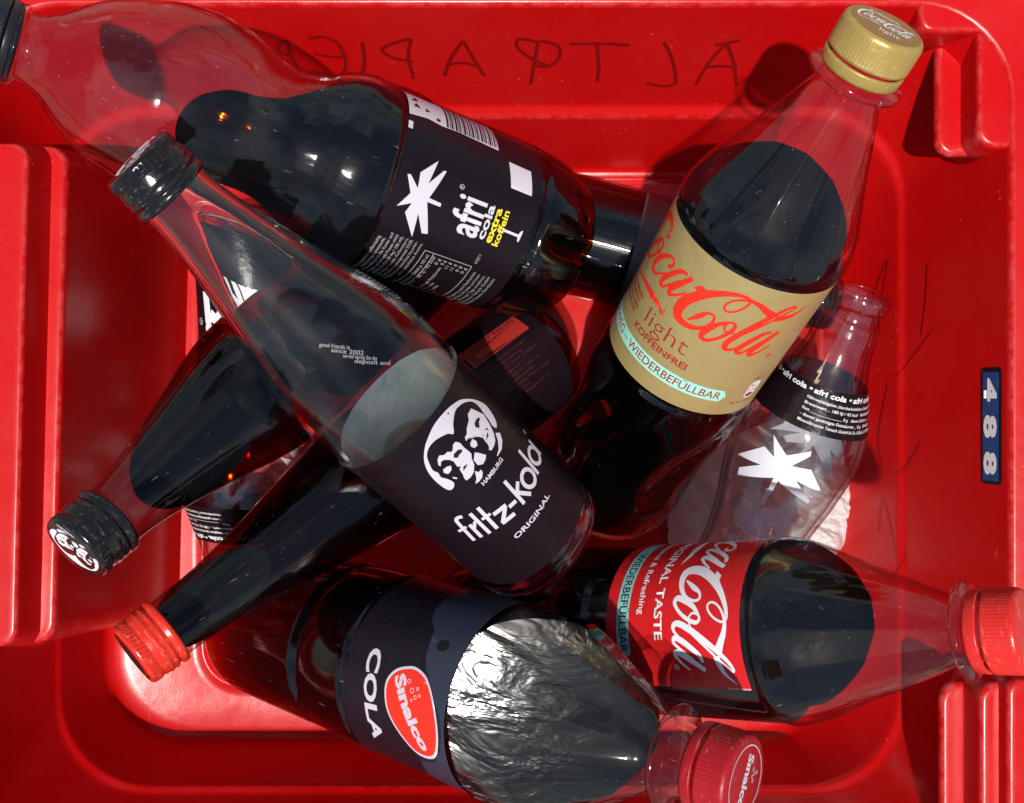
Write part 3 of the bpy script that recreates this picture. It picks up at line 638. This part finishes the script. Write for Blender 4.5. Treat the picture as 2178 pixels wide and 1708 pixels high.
# --- red label bottle
A = W((1110,1335),.525); B = W((2185,1342),.365)
root, pr, Lb = coke('cola_bottle', 'clear plastic cola bottle with bright red paper label and white script', A, B, .166, L=.290)
lab = Mesh(); fn = on_body(pr, .0002); sh = 43
revolve(lab, pr, .1262, .1930, .0002, 200, 0, th0=-4.9, th1=.675, step=.006)
for s in SCRIPT: ink(lab, xf(s, .98, .90, -14.6, -157*.90 + 161.6), fn, 1)
ink(lab, poly([(-75,138.6),(11.0,138.6),(13.4,135.5),(11.0,132.2),(-75,132.2)]), fn, 2)
ink(lab, text('MEHRWEG – WIEDERBEFÜLLBAR', 4.0, 10.4, 133.5, width=84, bold=.012, align='R'), fn, 3)
ink(lab, text('ORIGINAL TASTE', 3.9, 4.8, 152.0, width=61, bold=.02, align='R'), fn, 1)
ink(lab, text('Delicious & Refreshing', 2.9, -6.0, 143.6, width=47, bold=.012, align='R'), fn, 1)
ink(lab, text('R', 1.3, 15.8, 160.2), fn, 1); ink(lab, ring2(16.3, 160.8, 1.2, 1.2, .22), fn, 1)
ink(lab, text('DE-05U12330', 1.0, 26.0, 187.5, width=10, align='C', rot=math.pi/2), fn, 1)
ink(lab, text('1L', 5.5, 62.5, 184.0, bold=.03, align='C'), fn, 1)
lab.build('label', [M['red_paper'], M['white'], M['teal2'], M['black']], root)
pet_cap(root, Lb, M['red_cap'])

# --- 1 litre bottle with dark label and red fruit-shaped emblem, bottom of the picture
def sin_flute(z, th, r):
    a = 0
    if .185 < z < .250: a -= .0008*math.sin((z-.185)/.065*math.pi)*(abs(math.sin(8*th))**.6 - .5)
    if .015 < z < .075:
        q = max(0, math.sin((z-.015)/.060*math.pi)); a -= .0012*q**.4*(1 if math.cos(10*th) > 0 else 0)
    return a
SIN = [(0,.004),(.001,.022),(.003,.031),(.008,.0378),(.016,.0400),(.050,.0405),(.078,.0405),(.082,.0388),(.086,.0405),(.110,.0413),(.1145,.0415),(.1155,.0409),(.117,.0408),(.178,.0408),(.1795,.0412),(.182,.0422),(.192,.0422),(.204,.0408),(.217,.0355),(.230,.0285),(.240,.0228),(.248,.0178),(.253,.0145),(.2555,.0142),(.2563,.0160),(.2570,.0196),(.2584,.0202),(.2598,.0196),(.2606,.0146),(.272,.0134)]
A = W((545,1300),.535); B = W((1585,1662),.355)
root = thing('cola_bottle', 'clear plastic cola bottle with dark label and red oval emblem, at the bottom', 'bottle', frame(A, B)); Lb = (B-A).length
pr = Profile(SIN); ms = Mesh(); revolve(ms, Profile(SIN, sin_flute), 0, .272, 0, 168, cap_a=True); ms.build('bottle_body', M['pet'], root)
liquid(root, Profile(SIN, sin_flute), .003, .255, .196)
lab = Mesh(); fn = on_body(pr, .0002); revolve(lab, pr, .1175, .1775, .0002, 160, 0, step=.006)
ink(lab, poly([(-80,177.4),(-80,150),(-47.5,147.5),(-33,148),(-25.9,149.4),(-20.5,152.5),(-17.0,156.7),(-12,158.4),(-6,159.6),(-1,162.2),(6,168.5),(16,175.0),(22,176.0),(30,174.6),(38,169),(41,160),(52,158),(60,166),(80,168),(80,177.4)]), fn, 1)
ink(lab, ellipse(-11.5, 165.6, 2.6, 3.1), fn, 5)
egg = [(1.15,151.6),(.2,157.6),(3.2,165.0),(12.0,171.4),(22.4,174.2),(32.0,172.4),(36.8,167.4),(37.0,159.6),(30.6,152.2),(22.6,145.8),(15.4,143.2),(8.8,143.0),(3.8,146.4)]
ink(lab, poly(egg, True), fn, 2); cx = sum(p[0] for p in egg)/13; cy = sum(p[1] for p in egg)/13
ink(lab, poly([(cx+(a-cx)*.935, cy+(b-cy)*.935) for a, b in egg], True), fn, 3)
a0 = math.atan2(16.6, 27.4)
ink(lab, text('Sınalco', 5.6, 6.4, 147.2, width=32.5, bold=.045, rot=a0), fn, 2)
for (x, y, r) in ((9.4,158.2,.95),(11.6,160.4,.75),(10.4,162.6,.5),(8.0,161.0,.6),(6.2,155.6,.8),(13.2,158.6,.45)): ink(lab, ring2(x, y, r, r, .25), fn, 4)
ink(lab, text('COLA', 7.2, -1.6, 129.2, width=40.5, bold=.035, rot=.10), fn, 4)
lab.build('label', [M['navy_film'], M['slate'], M['lilac'], M['rink'], M['lilac'], M['black']], root)
cs = [(ring2(0, 0, 12.9, 12.9, .45, 64), 1), (text('Sınalco', 4.4, 0, -2.0, width=19.5, bold=.04, align='C'), 1)] + [(ring2(x, y, .6, .6, .25), 1) for x, y in ((-5,4.6),(-3.6,6.2),(-2.4,4.8),(-4.4,7.8),(-1,6))]
cap_with_print(root, Lb, [M['deep_red_cap'], M['lilac']], cs, r=.0170, h=.0125, band=.0045)

# --- upper left plastic bottle with the palm tree
def af_flute(z, th, r):
    if z < .037:
        q = max(0, math.sin(min(1, z/.037)*math.pi)) ** .7
        return -.0085*q*max(0, math.cos(5*(th - .05)))**6
    return 0
AF = [(0,.006),(.001,.018),(.004,.027),(.011,.0355),(.022,.0395),(.037,.0410),(.0385,.0402),(.0405,.0402),(.042,.0415),(.0435,.0414),(.1115,.0412),(.113,.0420),(.1145,.0430),(.124,.0434),(.134,.0408),(.145,.0352),(.155,.0330),(.163,.0345),(.178,.0396),(.193,.0418),(.208,.0400),(.219,.0362),(.232,.0312),(.242,.0244),(.251,.0168),(.257,.0138),(.2595,.0136),(.2601,.0158),(.2615,.0164),(.2629,.0158),(.2635,.0136),(.275,.0130)]
A = W((1215,540),.505); B = W((-20,74),.385); d = (B-A).normalized(); B = A + d*.278
root = thing('cola_bottle', 'full plastic cola bottle with black label, white palm and barcode, across upper left', 'bottle', frame(A, B)); Lb = .278
pr = Profile(AF); ms = Mesh(); revolve(ms, Profile(AF, af_flute), 0, .268, 0, 180, cap_a=True); ms.build('bottle_body', M['pet'], root)
liquid(root, Profile(AF, af_flute), .003, .256, .144)
lab = Mesh(); fn0 = on_body(pr, .0002); fn = lambda u, v, h: fn0(u*1.02, v*1.035 + .0083, h); revolve(lab, pr, .0437, .1112, .0002, 160, 0, step=.006)
ink(lab, poly(PALM), fn, 1)
def tl(s, h, x, y, w, b, mi): ink(lab, text(s, h, x, y, width=w, bold=b), fn, mi)
tl('afri', 13.6, -8.8, 58.2, 16.4, .022, 1)
tl('cola', 3.5, -7.9, 54.2, 15.6, .028, 1); tl('extra', 3.2, -8.3, 50.6, 15.8, .028, 2); tl('koffein', 2.9, -8.6, 47.0, 16.2, .022, 2)
ink(lab, text('R', 1.1, 9.8, 70.6), fn, 1); ink(lab, ring2(10.3, 71.1, 1.0, 1.0, .2), fn, 1)
ink(lab, wstroke([(-.7,47.6),(-.9,39.2)], 1.2, False), fn, 1); ink(lab, poly([(-3.4,38.6),(1.9,38.2),(1.7,39.0),(0,39.8),(-1.6,39.8),(-3.2,39.4)]), fn, 1)
ink(lab, poly([(30.7,51.2),(18.0,49.0),(17.9,38.6),(19.4,38.6),(30.2,40.0)]), fn, 3)
ink(lab, poly([(35.2,99.2),(36.8,90.6),(35.6,84),(36.2,76),(34.9,56.2),(60,58),(62,99.2)]), fn, 3)
z = 57.0
for k in range(24):
    wd = (.3, .75, .45, 1.0)[(k*5) % 4]; ink(lab, rect(36.3, z, 62, z+wd), fn, 0); z += wd + (.35, .6, .3)[k % 3]
for q in ([(42,97),(45.5,95.5),(42,93.5)],[(41,91.6),(44,91),(42.4,88.8)],[(47,97.5),(52,95),(48,94)],[(37.6,86.4),(39.6,86.4),(39.6,84.6),(37.6,84.6)]): ink(lab, poly(q), fn, 0)
ink(lab, rect(27.0, 97.4, 31.0, 99.4), fn, 3)
L1 = ['Erfrischungsgetränk, koffeinhaltig', 'Koffeinhaltige Limonade.', 'Erhöhter Koffeingehalt. Für Kinder und', 'schwangere und stillende Frauen nicht', 'empfohlen (Koffein 25 mg / 100 ml).', 'Zutaten: Wasser, Zucker, Kohlensäure,', 'Farbstoff E150d, Säuerungsmittel E338,', 'Aroma Koffein, Antioxidationsmittel Ascorbin-', 'säure, natürliches Aroma.']
for i, s in enumerate(L1): ink(lab, text(s, 1.45, -18.6 if i > 1 else -22, 96.2 - i*2.25, width=(30, 26, 34, 34, 33, 35, 35, 38, 24)[i], bold=.012 if i < 5 else 0, align='R'), fn, 4, 0)
for s in ([(-21.4,75.9),(-21.4,53.2)],[(-21.4,75.9),(-62,75.9)],[(-21.4,53.2),(-62,53.2)],[(-21.4,71.6),(-62,71.6)]): ink(lab, wstroke(s, .35, False), fn, 4)
L2 = ['Durchschnittlicher Gehalt je 100 ml:', 'Brennwert    181 kJ / 42 kcal', 'Fett                          0 g', 'davon gesättigte Fettsäuren:  0 g', 'Kohlenhydrate                11 g', 'davon Zucker                 11 g', 'Eiweiß                        0 g', 'Salz                          0 g']
for i, s in enumerate(L2): ink(lab, text(s, 1.5, -23.0, 73.0 - i*2.55 - (.4 if i else 0), width=32, bold=.008, align='R'), fn, 4, 0)
L3 = ['Mindestens haltbar bis siehe Flaschenhals', 'Vor Wärme geschützt, kühl stellen und inner-', 'halb weniger Tage verzehren.', 'Mineralbrunnen Teinach GmbH', 'D-75385 Bad Teinach-Zavelstein']
for i, s in enumerate(L3): ink(lab, text(s, 1.5, -23.6, 49.8 - i*2.4, width=(34, 36, 26, 32, 33)[i], align='R'), fn, 4, 0)
ink(lab, text('I-2024', 1.4, -14.4, 53.2, rot=math.pi), fn, 4, 0)
lab.build('label', [M['black_film'], M['lilac'], M['yellow'], M['lilac'], M['dim']], root)
pet_cap(root, Lb, M['black_cap'], r=.0165, h=.0120, band=.0032, gap=.0004)

# --- glass bottles with screw caps (one type)
FR = [(0,.006),(.0008,.022),(.002,.0285),(.006,.0322),(.011,.0330),(.0118,.0327),(.096,.0326),(.098,.0331),(.108,.0336),(.122,.0338),(.135,.0328),(.150,.0296),(.165,.0252),(.181,.0208),(.196,.0172),(.208,.0148),(.216,.0138),(.2205,.0137),(.2215,.0143),(.2235,.0145),(.2245,.0136),(.236,.0134)]
def inner_glass(ms, pr, a, b, t, nth=96):
    revolve(ms, pr, a, b, -t, nth, flip=True, cap_a=False, step=.005)
A = W((1160,1160),.468); B = W((287,334),.35)
root = thing('cola_bottle', 'nearly empty glass bottle with two faces on its black label, topmost of pile', 'bottle', frame(A, B)); Lb = (B-A).length
FRB = [(x*1.035, y) for x, y in FR]; pr = Profile(FRB)
ms = Mesh(); revolve(ms, pr, 0, .240, 0, 128, step=.003); revolve(ms, Profile([(x, y) for x, y in FRB]), .0065, .240, -.0026, 128, flip=True, step=.003)
n = 128; c0 = len(ms.v)
ms.v += [(0, 0, .0015), (0, 0, .0075)]; zs_out = len(pr.stations(0, .240, .003)); i0 = 0; i1 = zs_out*n
ms.f += [(c0, (j+1) % n, j) for j in range(n)]; ms.m += [0]*n; ms.sm += [True]*n
ms.f += [(c0+1, i1+j, i1+(j+1) % n) for j in range(n)]; ms.m += [0]*n; ms.sm += [True]*n
e0 = (zs_out-1)*n; e1 = i1 + (len(pr.stations(.0065, .240, .003))-1)*n
ms.f += [(e0+j, e0+(j+1) % n, e1+(j+1) % n, e1+j) for j in range(n)]; ms.m += [0]*n; ms.sm += [True]*n
ms.build('bottle_body', M['glass'], root)
lab = Mesh(); fn = on_body(pr, .0003); revolve(lab, pr, .0160, .1070, .0003, 160, 0, step=.006)
ff = lambda q: xf(q, 1.01, 1.10, 0, 4.2)
for s, mi in faces_emblem(8.2, 75, 1.0): ink(lab, ff(s), fn, mi)
for s in kola_word(): ink(lab, ff(s), fn, 1)
ink(lab, ff(text('HAMBURG', 1.8, .4, 57.4, width=13.4, bold=.02)), fn, 1); ink(lab, ff(text('ORIGINAL', 2.2, -6.4, 29.8, width=23.6, bold=.02)), fn, 1)
ink(lab, text('R', 1.0, 35.2, 59.8), fn, 1); ink(lab, ring2(35.7, 60.3, 1.0, 1.0, .2), fn, 1)
lab.build('label', [M['black_paper'], M['lilac'], M['black']], root)
bk = Mesh()
for i, s in enumerate(['good friends in', 'since 2002', 'served during the day', 'deposit and']): ink(bk, text(s, 1.6, -4 + i*1.5, 158 - i*4.4, rot=-.9, width=11+i), on_body(pr, .0002), 0, 0)
bk.build('embossed_writing', M['dim'], root)
screw_cap(root, Lb, [M['gloss_black'], M['white'], M['black']], faces_emblem(0, 0, .60), rot=1.2)

pr = Profile(FR)
A0 = W((944,470),.55); B = W((158,1170),.375); A = B + (A0-B).normalized()*.240
root = thing('cola_bottle', 'full dark glass bottle, black cap with white face print facing lower left', 'bottle', frame(A, B)); Lb = .240
ms = Mesh(); revolve(ms, pr, 0, .232, 0, 128, cap_a=True, step=.003); ms.build('bottle_body', M['glassy'], root)
liquid(root, pr, .004, .226, .188, -.0004)
lab = Mesh(); revolve(lab, pr, .0135, .0955, .0003, 96, 0, step=.01); lab.build('label', M['black_paper'], root)
screw_cap(root, Lb, [M['gloss_black'], M['white'], M['black']], faces_emblem(0, 0, .60) + [(text('HAMBURG', 1.3, 4, -11.2, width=8, bold=.02, align='C'), 1)], rot=math.radians(20))

RC = [(0,.006),(.0008,.022),(.002,.0285),(.006,.0318),(.011,.0325),(.105,.0325),(.118,.0318),(.132,.0300),(.150,.0264),(.170,.0222),(.188,.0186),(.205,.0158),(.218,.0142),(.228,.0138),(.242,.0134)]
A = W((1152,736),.535); B = W((281,1397),.41); Lb = (B-A).length
root = thing('cola_bottle', 'dark glass bottle with red metal screw cap pointing to the lower left', 'bottle', frame(A, B))
pr2 = Profile(RC); ms = Mesh(); revolve(ms, pr2, 0, .242, 0, 128, cap_a=True, step=.003); ms.build('bottle_body', M['glassy'], root)
liquid(root, pr2, .004, .238, .1735, -.0004)
lab = Mesh(); fn = on_body(pr2, .0003); revolve(lab, pr2, .012, .090, .0003, 120, 0, step=.006)
ink(lab, rect(11, 19.5, 22.4, 58.5), fn, 1)
y = 21.5
for k in range(60):
    wd = (.3, .7, .45, .95)[(k*5) % 4]
    if y < 56.5: ink(lab, rect(11.4, y, 18.6, y+wd), fn, 2, 0)
    y += wd + (.4, .6, .35)[k % 3]
ink(lab, text('4 260107 550102', 2.0, 19.4, 57.5, width=36, rot=-math.pi/2), fn, 2)
for i in range(9):
    ink(lab, text(('Erfrischungsgetränk mit Koffein', 'Zutaten: Wasser, Zucker, Kohlensäure', 'Nährwerte je 100 ml', 'Pfandflasche Mehrweg', 'kühl lagern')[(i*3) % 5], 1.4, 7.0 - i*2.6, 57, width=(31, 25, 34, 19)[i % 4], rot=-math.pi/2), fn, 3, 0)
lab.build('label', [M['black_paper'], M['rink_dark'], M['black'], simple('dark_red_small_print', (.10, .01, .01), .5)], root)
screw_cap(root, Lb, [M['red_metal'], M['black']], faces_emblem(0, 0, .60, 1, 1)[:1] + [(ellipse(0, 0, 9, 9), 1)])

# --- empty clear glass bottles with palm print (one type)
AG = [(0,.006),(.001,.022),(.003,.0275),(.010,.0300),(.030,.0300),(.055,.0278),(.080,.0258),(.100,.0270),(.125,.0312),(.148,.0334),(.162,.0322),(.178,.0262),(.196,.0190),(.206,.0166),(.214,.0158),(.2185,.0150),(.2195,.0152),(.2205,.0137),(.2260,.0132),(.2266,.0142),(.2310,.0145),(.2340,.0140),(.235,.0125)]
def glass_palm(label, A, B, roll, neckroll, stem):
    root = thing('glass_bottle', label, 'glass bottle', frame(A, B, roll)); p = Profile(AG)
    ms = Mesh(); revolve(ms, p, 0, .235, 0, 128, step=.003); revolve(ms, p, .006, .2348, -.0024, 128, flip=True, step=.003)
    n = 128; zo = len(p.stations(0, .235, .003)); zi = len(p.stations(.006, .2348, .003)); c0 = len(ms.v)
    ms.v += [(0, 0, .003), (0, 0, .0065)]
    ms.f += [(c0, (j+1) % n, j) for j in range(n)] + [(c0+1, zo*n+j, zo*n+(j+1) % n) for j in range(n)]
    e0 = (zo-1)*n; e1 = (zo+zi-1)*n
    ms.f += [(e0+j, e0+(j+1) % n, e1+(j+1) % n, e1+j) for j in range(n)]; ms.m += [0]*(3*n); ms.sm += [True]*(3*n)
    ms.build('bottle_body', M['glassy2'], root); fn = on_body(p, .0002)
    nl = Mesh(); revolve(nl, p, .1680, .1890, .0003, 128, 0, step=.003); fn3 = on_body(p, .0003)
    k0 = neckroll
    for q in range(-3, 4): ink(nl, text('afri cola •', 2.4, k0 - 6 + q*20.5, 185.2, width=19.5, bold=.03), fn3, 1)
    for i, s in enumerate(['Nährwertangaben (durchschnittlicher Gehalt je 100 ml)', 'Brennwert .. 180 kJ / 42 kcal   Kohlenhydrate', 'Fett ______________ 0 g   davon Zucker ______', '- davon gesättigte Fettsäuren _ 0 g   Eiweiß __', 'Mineralbrunnen Teinach GmbH & Co. KGaA, D-75385']):
        ink(nl, text(s, 1.35, k0 - 8, 182.0 - i*2.7, width=46, bold=.01), fn3, 1)
    nl.build('neck_label', [M['black_film'], M['white']], root)
    for du in (0, 97.0):
        lg = Mesh()
        ink(lg, xf(poly(PALM), 1.42, 1.75, du - 1.5, 141 - 85*1.75), fn, 0)
        ink(lg, wstroke([(-2.9 + du, 132), (-2.4 + du, 122)], 2.0, False), fn, 0)
        if not du:
            for (s, h, yy, wd) in (('afri', 17, 104, 27), ('cola', 7, 92, 27)): ink(lg, text(s, h, -12.5, yy, width=wd, bold=.06), fn, 0)
            ink(lg, ring2(-15, 124, 1.2, 1.2, .3), fn, 0)
        lg.build('palm_print', M['palm_ink'], root)
    return root
glass_palm('empty open glass bottle with white palm print, beside the gold-labelled bottle', W((1484,1404),.578), W((1841,612),.482), 0, 4, 0)
r = glass_palm('glass bottle with black labels, mostly hidden under the two dark bottles at left', W((540,440),.560), W((493,1290),.572), math.pi*.62, -40, 0)
pb = Mesh(); pA = Profile(AG); revolve(pb, pA, .012, .090, .0004, 96, 0, step=.006); fn = on_body(pA, .0004)
for q in range(3):
    u = -60 + q*60; ink(pb, text('afri', 22, u, 52, width=34, bold=.05), fn, 1); ink(pb, text('R', 1.8, u + 38, 66), fn, 1); ink(pb, ring2(u+38.8, 66.8, 1.8, 1.8, .3), fn, 1)
pb.build('body_label', [M['black_film'], M['white']], r)

# --- dark bottle wedged behind the palm bottle
DK = [(0,.006),(.001,.020),(.004,.028),(.010,.0315),(.020,.0328),(.050,.0330),(.105,.0330),(.120,.0310),(.140,.0235),(.155,.0165),(.162,.0142),(.165,.0140),(.1658,.0165),(.168,.0165),(.1688,.0140),(.176,.0134)]
A = W((1120,474),.555); B = W((1790,652),.552); B = A + (B-A).normalized()*.178
root = thing('cola_bottle', 'dark bottle with shiny grey band, between palm-label bottle and gold-label bottle', 'bottle', frame(A, B)); pr = Profile(DK)
ms = Mesh(); revolve(ms, pr, 0, .174, 0, 96, cap_a=True, step=.003); ms.build('bottle_body', M['pet'], root)
liquid(root, pr, .003, .160, .075)
lab = Mesh(); revolve(lab, pr, .0600, .0815, .0003, 128, 0, step=.004); revolve(lab, pr, .0815, .104, .0003, 128, 1, step=.004); lab.build('label', [M['band'], M['black_film']], root)
pet_cap(root, .178, M['black_cap'], r=.0150)

# --- crumpled white plastic under the clear glass bottle
def crumple():
    out = [(1440,1110),(1470,1040),(1560,950),(1660,900),(1762,880),(1790,950),(1835,975),(1850,1035),(1866,1100),(1830,1175),(1760,1230),(1640,1260),(1520,1250),(1450,1200)]
    cx = sum(p[0] for p in out)/len(out); cy = sum(p[1] for p in out)/len(out); P = catmull(out, 10, True); nr = 44; v = []; f = []; n = len(P)
    def hgt(x, y, t):
        q = Vector((x*1.0, y*1.0, 0)); k = 0
        for s, a, an in ((26, .022, .4), (75, .012, 1.1), (170, .006, .9)):
            u_ = (x*math.cos(an) + y*math.sin(an))*s; w_ = (-x*math.sin(an) + y*math.cos(an))*s*.38
            d = mnoise.voronoi(Vector((u_ + 3.1, w_ + 7.7, s)))[0]; k += a*(d[1]-d[0])
        return .008 + k*1.2*(1 - t**6) + .012*(1-t*t)
    for sgn in (1, -1):
        for i in range(nr+1):
            t = i/nr
            for (a, b) in P:
                p = W((cx+(a-cx)*t, cy+(b-cy)*t), .565); jig = .0015*mnoise.noise(Vector((p.x*160, p.y*160, 1)))
                hz = hgt(p.x, p.y, t) if sgn > 0 else .0025
                v.append((p.x + jig*t, p.y + jig*t, hz))
    for b in (0, (nr+1)*n):
        for i in range(nr):
            for j in range(n):
                k = (j+1) % n; q = (b+i*n+j, b+i*n+k, b+(i+1)*n+k, b+(i+1)*n+j); f.append(q if b else q[::-1])
    o1 = nr*n; o2 = (nr+1)*n + nr*n
    for j in range(n): k = (j+1) % n; f.append((o1+j, o1+k, o2+k, o2+j))
    ms = Mesh(); ms.add(v, f, 0, False); return ms
m, t, p = newmat('white_plastic_film'); p.inputs['Base Color'].default_value = (.86, .85, .83, 1); p.inputs['Roughness'].default_value = .28
p.inputs['Subsurface Weight'].default_value = .0; p.inputs['Transmission Weight'].default_value = 0
N = t.nodes; tr = N.new('ShaderNodeBsdfTransparent'); tl_ = N.new('ShaderNodeBsdfTranslucent'); tl_.inputs[0].default_value = (.8, .78, .76, 1)
m1 = N.new('ShaderNodeMixShader'); m1.inputs[0].default_value = .3; m2 = N.new('ShaderNodeMixShader'); m2.inputs[0].default_value = .12
t.links.new(p.outputs[0], m1.inputs[1]); t.links.new(tl_.outputs[0], m1.inputs[2]); t.links.new(m1.outputs[0], m2.inputs[1]); t.links.new(tr.outputs[0], m2.inputs[2]); t.links.new(m2.outputs[0], N['Material Output'].inputs['Surface'])
o = crumple().build('plastic_wrap', m); o['label'] = 'crumpled translucent white plastic wrap under the empty glass bottle'; o['category'] = 'plastic wrap'
